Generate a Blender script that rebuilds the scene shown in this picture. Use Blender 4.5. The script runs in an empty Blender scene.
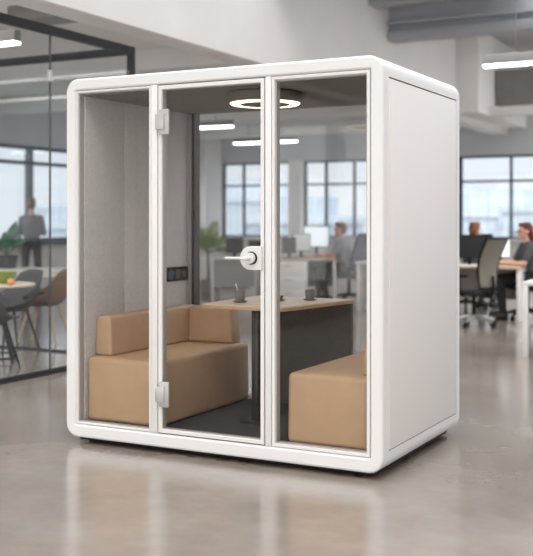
import bpy, bmesh, math, random
from mathutils import Vector, Matrix, Euler

random.seed(7)
S = bpy.context.scene
COL = S.collection
PI = math.pi
R = math.radians

# ------------------------------------------------------------------ camera model
F = 1016.0
TH = math.radians(27.9)
CX, CY, CZ = 4.034, -4.97, 1.366
HOR = 220.4
cs, sn = math.cos(TH), math.sin(TH)


def spot(px, zc, z=0.0):
    """ground point on the sight line of picture column px at depth zc"""
    xc = (px - 266.5) / F * zc
    return Vector((CX + xc * cs - zc * sn, CY + xc * sn + zc * cs, z))


# ------------------------------------------------------------------ materials
def srgb(r, g, b):
    def f(c):
        c /= 255.0
        return c / 12.92 if c <= 0.04045 else ((c + 0.055) / 1.055) ** 2.4
    return (f(r), f(g), f(b), 1.0)


def pmat(name, col, rough=0.5, metal=0.0, noise=None, bump=None, coat=0.0, spec=0.5, sheen=0.0):
    """noise = (scale, second colour, detail); bump = (scale, strength)"""
    m = bpy.data.materials.new(name)
    m.use_nodes = True
    nt = m.node_tree
    b = nt.nodes['Principled BSDF']
    b.inputs['Base Color'].default_value = col
    b.inputs['Roughness'].default_value = rough
    b.inputs['Metallic'].default_value = metal
    b.inputs['Coat Weight'].default_value = coat
    b.inputs['Specular IOR Level'].default_value = spec
    b.inputs['Sheen Weight'].default_value = sheen
    tc = nt.nodes.new('ShaderNodeTexCoord')
    if noise:
        n = nt.nodes.new('ShaderNodeTexNoise')
        n.inputs['Scale'].default_value = noise[0]
        n.inputs['Detail'].default_value = noise[2] if len(noise) > 2 else 4
        mx = nt.nodes.new('ShaderNodeMix')
        mx.data_type = 'RGBA'
        mx.inputs[6].default_value = col
        mx.inputs[7].default_value = noise[1]
        nt.links.new(tc.outputs['Object'], n.inputs['Vector'])
        cr = nt.nodes.new('ShaderNodeMapRange')
        cr.inputs[1].default_value = 0.3
        cr.inputs[2].default_value = 0.7
        nt.links.new(n.outputs['Fac'], cr.inputs[0])
        nt.links.new(cr.outputs[0], mx.inputs[0])
        nt.links.new(mx.outputs[2], b.inputs['Base Color'])
    if bump:
        n2 = nt.nodes.new('ShaderNodeTexNoise')
        n2.inputs['Scale'].default_value = bump[0]
        n2.inputs['Detail'].default_value = 5
        bp = nt.nodes.new('ShaderNodeBump')
        bp.inputs['Strength'].default_value = bump[1]
        bp.inputs['Distance'].default_value = 0.004
        nt.links.new(tc.outputs['Object'], n2.inputs['Vector'])
        nt.links.new(n2.outputs['Fac'], bp.inputs['Height'])
        nt.links.new(bp.outputs['Normal'], b.inputs['Normal'])
    return m


def emat(name, col, strength):
    m = bpy.data.materials.new(name)
    m.use_nodes = True
    b = m.node_tree.nodes['Principled BSDF']
    b.inputs['Base Color'].default_value = (0.8, 0.8, 0.8, 1)
    b.inputs['Emission Color'].default_value = col
    b.inputs['Emission Strength'].default_value = strength
    return m


def gmat(name, tint, ior=1.45, rough=0.0):
    """thin clear glass: lets light straight through, reflects by Fresnel"""
    m = bpy.data.materials.new(name)
    m.use_nodes = True
    nt = m.node_tree
    nt.nodes.remove(nt.nodes['Principled BSDF'])
    out = nt.nodes['Material Output']
    t = nt.nodes.new('ShaderNodeBsdfTransparent')
    t.inputs['Color'].default_value = tint
    g = nt.nodes.new('ShaderNodeBsdfGlossy')
    g.inputs['Roughness'].default_value = rough
    g.inputs['Color'].default_value = (1, 1, 1, 1)
    geo = nt.nodes.new('ShaderNodeNewGeometry')
    lw = nt.nodes.new('ShaderNodeVectorMath')
    lw.operation = 'DOT_PRODUCT'
    ab = nt.nodes.new('ShaderNodeMath')
    ab.operation = 'ABSOLUTE'
    one = nt.nodes.new('ShaderNodeMath')
    one.operation = 'SUBTRACT'
    one.inputs[0].default_value = 1.0
    pw = nt.nodes.new('ShaderNodeMath')
    pw.operation = 'POWER'
    pw.inputs[1].default_value = 5.0
    ma = nt.nodes.new('ShaderNodeMath')
    ma.operation = 'MULTIPLY_ADD'
    f0 = ((ior - 1) / (ior + 1)) ** 2
    ma.inputs[1].default_value = 1 - f0
    ma.inputs[2].default_value = f0
    mx = nt.nodes.new('ShaderNodeMixShader')
    L = nt.links.new
    L(geo.outputs['Incoming'], lw.inputs[0])
    L(geo.outputs['Normal'], lw.inputs[1])
    L(lw.outputs['Value'], ab.inputs[0])
    L(ab.outputs[0], one.inputs[1])
    L(one.outputs[0], pw.inputs[0])
    L(pw.outputs[0], ma.inputs[0])
    L(ma.outputs[0], mx.inputs[0])
    L(t.outputs[0], mx.inputs[1])
    L(g.outputs[0], mx.inputs[2])
    L(mx.outputs[0], out.inputs['Surface'])
    return m


def floor_mat():
    m = bpy.data.materials.new('polished_concrete')
    m.use_nodes = True
    nt = m.node_tree
    L = nt.links.new
    b = nt.nodes['Principled BSDF']
    tc = nt.nodes.new('ShaderNodeTexCoord')
    n1 = nt.nodes.new('ShaderNodeTexNoise'); n1.inputs['Scale'].default_value = 0.9; n1.inputs['Detail'].default_value = 7; n1.inputs['Roughness'].default_value = 0.62
    n2 = nt.nodes.new('ShaderNodeTexNoise'); n2.inputs['Scale'].default_value = 14; n2.inputs['Detail'].default_value = 6
    r1 = nt.nodes.new('ShaderNodeValToRGB')
    r1.color_ramp.elements[0].position = 0.32; r1.color_ramp.elements[0].color = FLOOR_A
    r1.color_ramp.elements[1].position = 0.68; r1.color_ramp.elements[1].color = FLOOR_B
    mx = nt.nodes.new('ShaderNodeMix'); mx.data_type = 'RGBA'; mx.blend_type = 'OVERLAY'; mx.inputs[0].default_value = 0.12
    for n in (n1, n2):
        L(tc.outputs['Object'], n.inputs['Vector'])
    L(n1.outputs['Fac'], r1.inputs['Fac'])
    L(r1.outputs['Color'], mx.inputs[6])
    L(n2.outputs['Color'], mx.inputs[7])
    L(mx.outputs[2], b.inputs['Base Color'])
    mr = nt.nodes.new('ShaderNodeMapRange')
    mr.inputs[1].default_value = 0.3; mr.inputs[2].default_value = 0.7
    mr.inputs[3].default_value = 0.13; mr.inputs[4].default_value = 0.24
    L(n1.outputs['Fac'], mr.inputs[0])
    L(mr.outputs[0], b.inputs['Roughness'])
    b.inputs['Specular IOR Level'].default_value = 0.6
    b.inputs['Coat Weight'].default_value = 0.45
    b.inputs['Coat Roughness'].default_value = 0.15
    b.inputs['Coat IOR'].default_value = 1.55
    n3 = nt.nodes.new('ShaderNodeTexNoise'); n3.inputs['Scale'].default_value = 3.0; n3.inputs['Detail'].default_value = 4
    L(tc.outputs['Object'], n3.inputs['Vector'])
    bp = nt.nodes.new('ShaderNodeBump'); bp.inputs['Strength'].default_value = 0.04; bp.inputs['Distance'].default_value = 0.02
    L(n3.outputs['Fac'], bp.inputs['Height'])
    L(bp.outputs['Normal'], b.inputs['Normal'])
    return m


def facade_mat(name, wall, win, sx, sz):
    m = bpy.data.materials.new(name)
    m.use_nodes = True
    nt = m.node_tree
    b = nt.nodes['Principled BSDF']
    tc = nt.nodes.new('ShaderNodeTexCoord')
    mp = nt.nodes.new('ShaderNodeMapping')
    mp.inputs['Rotation'].default_value = (R(90), 0, 0)
    br = nt.nodes.new('ShaderNodeTexBrick')
    br.offset = 0.0
    br.inputs['Color1'].default_value = win
    br.inputs['Color2'].default_value = win
    br.inputs['Mortar'].default_value = wall
    br.inputs['Scale'].default_value = 1.0
    br.inputs['Mortar Size'].default_value = 0.35
    br.inputs['Brick Width'].default_value = sx
    br.inputs['Row Height'].default_value = sz
    nt.links.new(tc.outputs['Object'], mp.inputs['Vector'])
    nt.links.new(mp.outputs['Vector'], br.inputs['Vector'])
    nt.links.new(br.outputs['Color'], b.inputs['Base Color'])
    b.inputs['Roughness'].default_value = 0.7
    return m


FLOOR_A = srgb(123, 112, 102)
FLOOR_B = srgb(151, 140, 130)

M = {}
M['pod_white'] = pmat('pod_white_lacquer', srgb(227, 226, 225), 0.38)
M['pod_side'] = pmat('pod_side_panel_paint', srgb(228, 223, 220), 0.5)
M['alu'] = pmat('white_aluminium', srgb(228, 225, 222), 0.35)
M['alu_grey'] = pmat('grey_aluminium', srgb(176, 173, 170), 0.35, 0.2)
M['gasket_and_gap_shade'] = pmat('dark_rubber_and_gap_shade', srgb(44, 40, 38), 0.8, spec=0.2)  # rubber seals, and the painted shade along the side panels
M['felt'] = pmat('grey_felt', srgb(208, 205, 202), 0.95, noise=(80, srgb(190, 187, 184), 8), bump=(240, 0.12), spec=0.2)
M['felt_dark'] = pmat('dark_grey_felt', srgb(104, 99, 94), 0.95, noise=(70, srgb(90, 86, 82), 6), bump=(240, 0.4), spec=0.2)
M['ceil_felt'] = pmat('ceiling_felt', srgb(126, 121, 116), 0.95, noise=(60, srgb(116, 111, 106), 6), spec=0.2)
M['carpet'] = pmat('charcoal_carpet', srgb(84, 80, 77), 1.0, noise=(160, srgb(60, 57, 55), 4), bump=(400, 0.7), spec=0.1)
M['leather'] = pmat('tan_leather', srgb(188, 155, 122), 0.5, noise=(9, srgb(182, 149, 116), 4), bump=(300, 0.12), spec=0.4)
M['black'] = pmat('black_plastic', srgb(24, 23, 23), 0.6, spec=0.25)
M['socket'] = pmat('matt_black_socket', srgb(20, 19, 19), 0.9, spec=0.02)
M['black_metal'] = pmat('black_metal', srgb(34, 33, 32), 0.45, 0.3)
M['leg_metal'] = pmat('bronze_dark_metal', srgb(62, 57, 53), 0.35, 0.5)
M['hinge_metal'] = pmat('satin_steel', srgb(190, 189, 188), 0.32, 0.35)
M['handle_white'] = pmat('white_powder_coat', srgb(218, 217, 215), 0.35)
M['wood_edge'] = pmat('birch_edge', srgb(200, 166, 128), 0.5, noise=(18, srgb(188, 152, 114), 5))
M['wood_top'] = pmat('light_oak_laminate', srgb(222, 203, 182), 0.38, noise=(7, srgb(212, 190, 166), 5))
M['cup'] = pmat('dark_stoneware', srgb(134, 129, 124), 0.5, noise=(60, srgb(116, 112, 108), 3))
M['steel'] = pmat('spoon_steel', srgb(205, 203, 200), 0.25, 0.9)
M['ring_led'] = emat('warm_ring_led', (1.0, 0.78, 0.50, 1), 3.2)
M['lamp_drum'] = pmat('lamp_drum_paint', srgb(104, 92, 80), 0.6)
M['led'] = emat('cool_white_led', (1.0, 0.98, 0.95, 1), 9.0)
M['lamp_grey'] = pmat('lamp_housing_grey', srgb(150, 148, 147), 0.45)
M['cable'] = pmat('lamp_cable', srgb(120, 116, 114), 0.5)
M['glass'] = gmat('pod_glass', (0.965, 0.965, 0.965, 1), ior=1.2)
M['glass_back'] = gmat('pod_back_glass', (0.965, 0.965, 0.965, 1), ior=1.42)
M['glass_office'] = gmat('office_glass', (0.95, 0.957, 0.96, 1), ior=1.3)
M['glass_win'] = gmat('window_glass', (0.97, 0.98, 0.985, 1))
M['frame_black'] = pmat('black_partition_frame', srgb(15, 14, 14), 0.45)
M['joint'] = pmat('smoked_joint_profile', srgb(70, 68, 68), 0.5)
M['frame_win'] = pmat('dark_window_frame', srgb(58, 66, 78), 0.45)
M['wall'] = pmat('white_wall_paint', srgb(236, 233, 232), 0.85, noise=(1.2, srgb(230, 227, 226), 5))
M['wall_grey'] = pmat('grey_blue_paint', srgb(204, 206, 210), 0.8, noise=(1.5, srgb(198, 200, 204), 5))
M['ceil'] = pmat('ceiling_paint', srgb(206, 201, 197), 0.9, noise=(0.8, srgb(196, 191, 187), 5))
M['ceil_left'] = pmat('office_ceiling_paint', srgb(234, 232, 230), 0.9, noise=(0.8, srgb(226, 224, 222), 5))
M['beam'] = pmat('grey_painted_steel', srgb(176, 179, 185), 0.6, noise=(3, srgb(168, 171, 177), 4))
M['duct'] = pmat('duct_grey', srgb(140, 138, 138), 0.55, noise=(3, srgb(130, 128, 128), 4))
M['white_lam'] = pmat('white_laminate', srgb(232, 229, 226), 0.45)
M['desk_wood'] = pmat('desk_wood', srgb(206, 182, 158), 0.45, noise=(8, srgb(196, 170, 145), 5))
M['grey_panel'] = pmat('desk_grey_panel', srgb(170, 166, 164), 0.7)
M['mesh_beige'] = pmat('taupe_mesh', srgb(128, 122, 112), 0.8, bump=(300, 0.4))
M['mesh_grey'] = pmat('blue_grey_mesh', srgb(84, 92, 104), 0.8, bump=(300, 0.4))
M['fabric_black'] = pmat('black_fabric', srgb(38, 38, 40), 0.9)
M['chrome'] = pmat('polished_aluminium', srgb(196, 194, 190), 0.3, 0.8)
M['screen_dark'] = pmat('dark_screen', srgb(30, 32, 34), 0.25)
M['screen_lit'] = emat('lit_screen', srgb(205, 222, 232), 0.85)
M['screen_dim'] = emat('dim_screen', srgb(120, 130, 138), 0.35)
M['brown'] = pmat('brown_leather_shell', srgb(134, 100, 74), 0.6, noise=(12, srgb(120, 88, 64), 4))
M['grey_shell'] = pmat('slate_fabric_shell', srgb(86, 86, 88), 0.85, noise=(30, srgb(78, 78, 80), 4))
M['wood_leg'] = pmat('oak_leg', srgb(196, 166, 130), 0.5)
M['green_leaf'] = pmat('glossy_green_leaf', srgb(62, 130, 84), 0.4, noise=(6, srgb(48, 112, 68), 4))
M['palm_leaf'] = pmat('palm_leaf', srgb(158, 178, 98), 0.6, noise=(6, srgb(128, 154, 78), 4))
M['bark'] = pmat('palm_bark', srgb(120, 100, 80), 0.9, noise=(30, srgb(96, 80, 64), 4))
M['pot_grey'] = pmat('grey_pot', srgb(138, 128, 120), 0.8)
M['pot_black'] = pmat('black_pot', srgb(38, 40, 42), 0.6)
M['soil'] = pmat('soil', srgb(62, 48, 38), 1.0, noise=(40, srgb(44, 34, 28), 4))
M['green_bowl'] = pmat('lime_bowl', srgb(126, 148, 58), 0.4)
M['orange'] = pmat('orange_peel', srgb(214, 150, 92), 0.5, bump=(200, 0.2))
M['skin'] = pmat('skin', srgb(214, 166, 140), 0.55)
M['hair_blond'] = pmat('dark_blond_hair', srgb(122, 102, 82), 0.7, noise=(60, srgb(96, 80, 64), 4))
M['hair_brown'] = pmat('brown_hair', srgb(126, 80, 52), 0.7, noise=(60, srgb(104, 64, 42), 4))
M['hair_red'] = pmat('auburn_hair', srgb(116, 52, 40), 0.7, noise=(60, srgb(92, 40, 32), 4))
M['hair_light'] = pmat('chestnut_hair', srgb(146, 94, 64), 0.7, noise=(60, srgb(120, 76, 52), 4))
M['shirt_grey'] = pmat('grey_knit', srgb(118, 118, 122), 0.9, noise=(40, srgb(108, 108, 112), 4))
M['shirt_light'] = pmat('light_grey_cotton', srgb(150, 152, 160), 0.9)
M['shirt_dark'] = pmat('charcoal_cotton', srgb(82, 84, 86), 0.9)
M['trouser'] = pmat('black_trousers', srgb(36, 37, 42), 0.9)
M['trouser_brown'] = pmat('khaki_trousers', srgb(88, 80, 72), 0.9)
M['shoe'] = pmat('dark_shoes', srgb(40, 36, 34), 0.6)
M['eye'] = pmat('eye_dark', srgb(40, 34, 30), 0.3)
M['lip'] = pmat('lips', srgb(180, 110, 100), 0.5)
M['paper'] = pmat('white_paper', srgb(238, 238, 238), 0.8)
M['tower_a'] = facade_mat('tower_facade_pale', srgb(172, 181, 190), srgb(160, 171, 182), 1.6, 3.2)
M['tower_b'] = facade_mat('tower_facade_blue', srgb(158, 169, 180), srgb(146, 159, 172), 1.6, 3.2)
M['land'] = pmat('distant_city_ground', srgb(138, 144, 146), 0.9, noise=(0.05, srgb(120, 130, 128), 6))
M['floor'] = floor_mat()


# ------------------------------------------------------------------ object helpers
def tag(o, label=None, cat=None, group=None, kind=None):
    if label: o['label'] = label
    if cat: o['category'] = cat
    if group: o['group'] = group
    if kind: o['kind'] = kind
    return o


def empty(name, loc=(0, 0, 0), rz=0.0, label=None, cat=None, group=None):
    o = bpy.data.objects.new(name, None)
    COL.objects.link(o)
    o.location = loc
    o.rotation_euler = (0, 0, rz)
    o.empty_display_size = 0.1
    return tag(o, label, cat, group)


def copy_tree(o, parent=None):
    c = o.copy()
    COL.objects.link(c)
    c.parent = parent
    for ch in list(o.children):
        copy_tree(ch, c)
    return c


class MB:
    def __init__(s):
        s.b = bmesh.new()

    def _mark(s):
        return set(s.b.verts)

    def hexa(s, pts, bevel=0.0, seg=3):
        """8 points: bottom ring of four then top ring of four, same order"""
        vs = [s.b.verts.new(p) for p in pts]
        fs = [(3, 2, 1, 0), (4, 5, 6, 7), (0, 1, 5, 4), (1, 2, 6, 5), (2, 3, 7, 6), (3, 0, 4, 7)]
        faces = [s.b.faces.new([vs[i] for i in f]) for f in fs]
        if bevel > 0:
            es = list({e for f in faces for e in f.edges})
            bmesh.ops.bevel(s.b, geom=es + vs, offset=bevel, segments=seg, profile=0.5, affect='EDGES', clamp_overlap=True)
        return s

    def box(s, x0, x1, y0, y1, z0, z1, bevel=0.0, seg=2):
        return s.hexa([(x0, y0, z0), (x1, y0, z0), (x1, y1, z0), (x0, y1, z0),
                       (x0, y0, z1), (x1, y0, z1), (x1, y1, z1), (x0, y1, z1)], bevel, seg)

    def cone(s, p0, p1, r0, r1=None, n=16, caps=True):
        p0, p1 = Vector(p0), Vector(p1)
        r1 = r0 if r1 is None else r1
        d = p1 - p0
        m = Matrix.Translation((p0 + p1) / 2) @ d.to_track_quat('Z', 'Y').to_matrix().to_4x4()
        bmesh.ops.create_cone(s.b, cap_ends=caps, segments=n, radius1=r0, radius2=r1, depth=d.length, matrix=m)
        return s

    def ball(s, c, r, n=16, rot=None):
        r = (r, r, r) if isinstance(r, (int, float)) else r
        m = Matrix.Translation(Vector(c))
        if rot is not None:
            m = m @ rot
        m = m @ Matrix.Diagonal((*r, 1))
        bmesh.ops.create_uvsphere(s.b, u_segments=n, v_segments=max(6, n // 2), radius=1, matrix=m)
        return s

    def capsule(s, p0, p1, r0, r1=None, n=14):
        r1 = r0 if r1 is None else r1
        s.cone(p0, p1, r0, r1, n)
        s.ball(p0, r0, n)
        s.ball(p1, r1, n)
        return s

    def prism(s, prof, plane, a, b):
        """prof = list of 2-D points; extruded along the axis missing from plane ('xz' -> y, 'xy' -> z, 'yz' -> x) from a to b"""
        def P(u, v, w):
            return {'xz': (u, w, v), 'xy': (u, v, w), 'yz': (w, u, v)}[plane]
        r0 = [s.b.verts.new(P(u, v, a)) for u, v in prof]
        r1 = [s.b.verts.new(P(u, v, b)) for u, v in prof]
        s.b.faces.new(r0)
        s.b.faces.new(r1[::-1])
        n = len(prof)
        for i in range(n):
            j = (i + 1) % n
            s.b.faces.new([r0[j], r0[i], r1[i], r1[j]])
        return s

    def ring(s, outer, inner, plane, a, b):
        """solid frame between two outlines of equal point count"""
        def P(u, v, w):
            return {'xz': (u, w, v), 'xy': (u, v, w), 'yz': (w, u, v)}[plane]
        n = len(outer)
        V = [[s.b.verts.new(P(u, v, w)) for u, v in pr] for w in (a, b) for pr in (outer, inner)]
        o0, i0, o1, i1 = V
        for i in range(n):
            j = (i + 1) % n
            for q in ((o0[i], o0[j], i0[j], i0[i]), (o1[j], o1[i], i1[i], i1[j]),
                      (o0[j], o0[i], o1[i], o1[j]), (i0[i], i0[j], i1[j], i1[i])):
                s.b.faces.new(q)
        return s

    def frame(s, x0, x1, z0, z1, w, y0, y1, plane='xz'):
        return s.ring([(x0, z0), (x1, z0), (x1, z1), (x0, z1)],
                      [(x0 + w, z0 + w), (x1 - w, z0 + w), (x1 - w, z1 - w), (x0 + w, z1 - w)], plane, y0, y1)

    def lathe(s, prof, c=(0, 0, 0), n=24):
        c = Vector(c)
        rings = []
        for r, z in prof:
            if r < 1e-6:
                rings.append([s.b.verts.new(c + Vector((0, 0, z)))])
            else:
                rings.append([s.b.verts.new(c + Vector((r * math.cos(2 * PI * k / n), r * math.sin(2 * PI * k / n), z))) for k in range(n)])
        for A, B in zip(rings, rings[1:]):
            for k in range(n):
                k2 = (k + 1) % n
                if len(A) == 1 and len(B) > 1:
                    s.b.faces.new([A[0], B[k2], B[k]])
                elif len(B) == 1 and len(A) > 1:
                    s.b.faces.new([A[k], A[k2], B[0]])
                elif len(A) > 1:
                    s.b.faces.new([A[k], A[k2], B[k2], B[k]])
        return s

    def grid(s, f, nu, nv, thick=0.0):
        V = [[s.b.verts.new(f(i / nu, j / nv)) for j in range(nv + 1)] for i in range(nu + 1)]
        for i in range(nu):
            for j in range(nv):
                s.b.faces.new([V[i][j], V[i + 1][j], V[i + 1][j + 1], V[i][j + 1]])
        return s

    def tube(s, pts, r, n=10):
        pts = [Vector(p) for p in pts]
        rr = r if isinstance(r, (list, tuple)) else [r] * len(pts)
        rings = []
        for i, p in enumerate(pts):
            d = (pts[min(i + 1, len(pts) - 1)] - pts[max(i - 1, 0)]).normalized()
            q = d.to_track_quat('Z', 'Y')
            rings.append([s.b.verts.new(p + q @ Vector((rr[i] * math.cos(2 * PI * k / n), rr[i] * math.sin(2 * PI * k / n), 0))) for k in range(n)])
        for A, B in zip(rings, rings[1:]):
            best = min(range(n), key=lambda o: sum((A[k].co - B[(k + o) % n].co).length_squared for k in range(n)))
            for k in range(n):
                s.b.faces.new([A[k], A[(k + 1) % n], B[(k + 1 + best) % n], B[(k + best) % n]])
        s.b.faces.new(rings[0][::-1])
        s.b.faces.new(rings[-1])
        return s

    def build(s, name, mat, parent=None, smooth=True, origin=None, bevel=None, solid=None, remesh=None, angle=40):
        bmesh.ops.recalc_face_normals(s.b, faces=s.b.faces)
        off = None
        if parent is not None and origin == 'world':
            off = Vector(parent.matrix_basis.translation)
            p = parent.parent
            while p is not None:
                off = off + p.matrix_basis.translation
                p = p.parent
        elif origin is not None and origin != 'world':
            off = Vector(origin)
        if off is not None:
            bmesh.ops.translate(s.b, verts=s.b.verts, vec=-off)
        me = bpy.data.meshes.new(name)
        s.b.to_mesh(me)
        s.b.free()
        me.materials.append(mat)
        if smooth:
            me.polygons.foreach_set('use_smooth', [True] * len(me.polygons))
            if not remesh:
                me.set_sharp_from_angle(angle=R(angle))
        o = bpy.data.objects.new(name, me)
        COL.objects.link(o)
        if parent is not None:
            o.parent = parent
        elif off is not None:
            o.location = off
        if remesh:
            md = o.modifiers.new('remesh', 'REMESH')
            md.mode = 'VOXEL'
            md.voxel_size = remesh
            md.use_smooth_shade = True
            sm = o.modifiers.new('smooth', 'SMOOTH')
            sm.factor = 0.5
            sm.iterations = 4
        if solid:
            md = o.modifiers.new('solid', 'SOLIDIFY')
            md.thickness = solid
            md.offset = 0
        if bevel:
            md = o.modifiers.new('bevel', 'BEVEL')
            md.width = bevel
            md.segments = 3
            md.limit_method = 'ANGLE'
            md.angle_limit = R(50)
        return o


def structure(o):
    o['kind'] = 'structure'
    return o


def rrect(x0, x1, z0, z1, r, n=8):
    pts = []
    for (cx, cz, a0) in ((x1 - r, z0 + r, -90), (x1 - r, z1 - r, 0), (x0 + r, z1 - r, 90), (x0 + r, z0 + r, 180)):
        for k in range(n + 1):
            a = R(a0 + 90 * k / n)
            pts.append((cx + r * math.cos(a), cz + r * math.sin(a)))
    return pts


# ================================================================== ROOM SHELL
XL, XR, YB, YF = -9.2, 9.0, 17.3, -9.0
BK0, BK1, BKZ = -2.1, -1.75, 3.26        # bulkhead
CL, CR = 3.6, 4.95                        # ceiling heights left / right of the bulkhead
SILL, HEAD = 0.95, 2.81

structure(MB().box(XL - 0.3, XR + 0.3, YF - 0.3, YB + 0.3, -0.25, 0.0).build('floor', M['floor'], smooth=False))
FILL_GAPS_L = [(-8.4, -6.4), (-5.6, -3.6), (-2.6, -0.4), (0.4, 2.0)]  # unseen roof openings, added to brighten the left-hand office
LX0, LX1 = -8.7, -2.6
cm = MB().box(XL - 0.3, LX0, YF - 0.3, YB + 0.3, CL, CL + 0.25).box(LX1, BK0, YF - 0.3, YB + 0.3, CL, CL + 0.25)
ye = [YF - 0.3] + [v for ab in FILL_GAPS_L for v in ab] + [YB + 0.3]
for a, b in zip(ye[0::2], ye[1::2]):
    cm.box(LX0, LX1, a, b, CL, CL + 0.25)
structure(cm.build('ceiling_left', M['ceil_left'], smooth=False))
# right-hand roof with unseen openings between the beams, added to bring in more light
FILL_GAPS_R = [(-8.4, -6.2), (-5.4, -3.8), (-3.0, -1.4), (-0.6, 1.0), (1.8, 3.4), (4.2, 5.8), (6.5, 8.7), (9.2, 10.9), (11.3, 13.6), (14.0, 16.8)]
cm = MB()
yy = YF - 0.3
for a, b in FILL_GAPS_R:
    x0, x1 = (-1.4, 5.6) if a < -0.7 else ((-1.2, 5.0) if a < 4.5 else (0.45, 8.6))
    cm.box(BK1, XR + 0.3, yy, a, CR, CR + 0.25)
    cm.box(BK1, x0, a, b, CR, CR + 0.25)
    cm.box(x1, XR + 0.3, a, b, CR, CR + 0.25)
    yy = b
cm.box(BK1, XR + 0.3, yy, YB + 0.3, CR, CR + 0.25)
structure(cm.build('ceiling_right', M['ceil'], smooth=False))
structure(MB().box(BK0, BK1, YF - 0.3, YB, BKZ, CR + 0.25, bevel=0.01).build('ceiling_bulkhead', M['wall']))
structure(MB().box(BK1, BK1 + 0.42, 13.6, YB, BKZ + 0.12, CR, bevel=0.01).build('ceiling_bulkhead_return', M['wall']))

# left outer wall: sill wall, lintel, end piers; windows in bays
structure(MB().box(XL - 0.3, XL, YF, YB, 0, SILL).build('wall_left', M['wall'], smooth=False))
structure(MB().box(XL - 0.3, XL, YF, YB, HEAD, CL).build('trim_1', M['wall_grey'], smooth=False))
structure(MB().box(XL, XL + 0.12, YF, YB, SILL - 0.06, SILL, bevel=0.006).build('trim_2', M['frame_win']))
WN = [0]


def window(axis, c, a0, a1, mull, ztr, z0=SILL, z1=HEAD, t=0.05):
    """axis 'x': wall plane x=c, a along y; 'y': wall plane y=c, a along x"""
    WN[0] += 1
    plane, fl = ('yz', lambda u, v: (u, v)) if axis == 'x' else ('xz', lambda u, v: (u, v))
    mid = (a0 + a1) / 2
    loc = (c, mid, z0) if axis == 'x' else (mid, c, z0)
    w = structure(empty('window_%d' % WN[0], loc))
    f = MB().frame(a0, a1, z0, z1, t, c - 0.05, c + 0.05, plane)
    for m_ in mull:
        pr = [(m_ - t / 2, z0 + t), (m_ + t / 2, z0 + t), (m_ + t / 2, z1 - t), (m_ - t / 2, z1 - t)]
        f.prism(pr, plane, c - 0.045, c + 0.045)
    pr = [(a0 + t, ztr - t / 2), (a1 - t, ztr - t / 2), (a1 - t, ztr + t / 2), (a0 + t, ztr + t / 2)]
    f.prism(pr, plane, c - 0.04, c + 0.04)
    f.build('window_frame', M['frame_win'], w, smooth=False, origin='world')
    g = MB().prism([(a0 + t, z0 + t), (a1 - t, z0 + t), (a1 - t, z1 - t), (a0 + t, z1 - t)], plane, c - 0.006, c + 0.006)
    g.build('pane', M['glass_win'], w, smooth=False, origin='world')
    return w


ys = [-8.0, -4.9, -1.86, 1.18, 4.22, 7.28, 10.34, 13.4, 16.46]
for a, b in zip(ys, ys[1:]):
    window('x', XL - 0.1, a, b, [], 2.48, t=0.07)

# back wall
structure(MB().box(XL - 0.3, XR + 0.3, YB, YB + 0.3, 0, SILL).build('wall_back', M['wall'], smooth=False))
structure(MB().box(XL - 0.3, XR + 0.3, YB, YB + 0.3, HEAD, CR).build('trim_3', M['wall_grey'], smooth=False))
structure(MB().box(-7.08, -6.75, YB - 0.15, YB + 0.3, 0, HEAD).build('wall_pier', M['wall'], smooth=False))
structure(MB().box(XL - 0.3, XL + 0.15, YB - 0.8, YB + 0.3, 0, CL).build('wall_corner_pier', M['wall'], smooth=False))
structure(MB().box(XL, XR, YB - 0.14, YB, SILL - 0.06, SILL, bevel=0.006).build('trim_4', M['wall']))
window('y', YB + 0.1, -9.05, -7.08, [-8.45], 2.24)
window('y', YB + 0.1, -6.75, -2.85, [-6.176, -5.434, -4.3], 2.24)
window('y', YB + 0.1, -2.85, 2.85, [-1.69, -0.56, 0.57, 1.7], 2.24)
window('y', YB + 0.1, 2.85, 8.7, [4.0, 5.2, 6.4, 7.6], 2.24)
structure(MB().box(8.7, XR + 0.3, YB, YB + 0.3, 0, HEAD).build('wall_back_pier', M['wall'], smooth=False))

# right wall and the wall behind the camera: unglazed bands below the lintel, the right one sized to add light
structure(MB().box(XR, XR + 0.3, YF, YB, 0, 2.1).build('wall_right', M['wall'], smooth=False))
structure(MB().box(XR, XR + 0.3, YF, YB, 4.2, CR).build('trim_5', M['wall'], smooth=False))
structure(MB().box(XL - 0.3, XR + 0.3, YF - 0.3, YF, 0, 0.3).build('wall_front', M['wall'], smooth=False))
structure(MB().box(XL - 0.3, XR + 0.3, YF - 0.3, YF, 4.4, CR).build('trim_6', M['wall'], smooth=False))

# roof beams right of the bulkhead (I-section)
for y, z0, h in ((-5.8, 4.31, 0.42), (-3.4, 4.31, 0.42), (-1.0, 4.31, 0.42), (1.4, 4.31, 0.42), (3.8, 4.31, 0.42), (6.2, 4.31, 0.42), (9.35, 4.60, 0.22), (10.15, 4.18, 0.30)):
    w, tf, tw = 0.30, 0.15, 0.06
    m = MB().box(BK1, XR, y - w / 2, y + w / 2, z0, z0 + tf, 0.008)
    m.box(BK1, XR, y - tw / 2, y + tw / 2, z0 + tf, z0 + h - 0.05)
    m.box(BK1, XR, y - w / 2, y + w / 2, z0 + h - 0.05, z0 + h)
    m.box(BK1, XR, y - 0.08, y + 0.08, z0 + h, CR)
    structure(m.build('ceiling_beam', M['beam'], origin=(0, y, z0)))
for y in (-6, -3, 0, 6.1, 9.3, 12.6, 15.8):
    structure(MB().box(XL, BK0, y - 0.15, y + 0.15, 3.32, CL, 0.01).build('ceiling_joist', M['ceil_left'], origin=(0, y, 3.32)))
structure(MB().box(BK1 + 0.42, XR, 14.25, 14.5, 3.36, 3.54, 0.01).build('ceiling_cross_beam', M['wall']))

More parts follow.
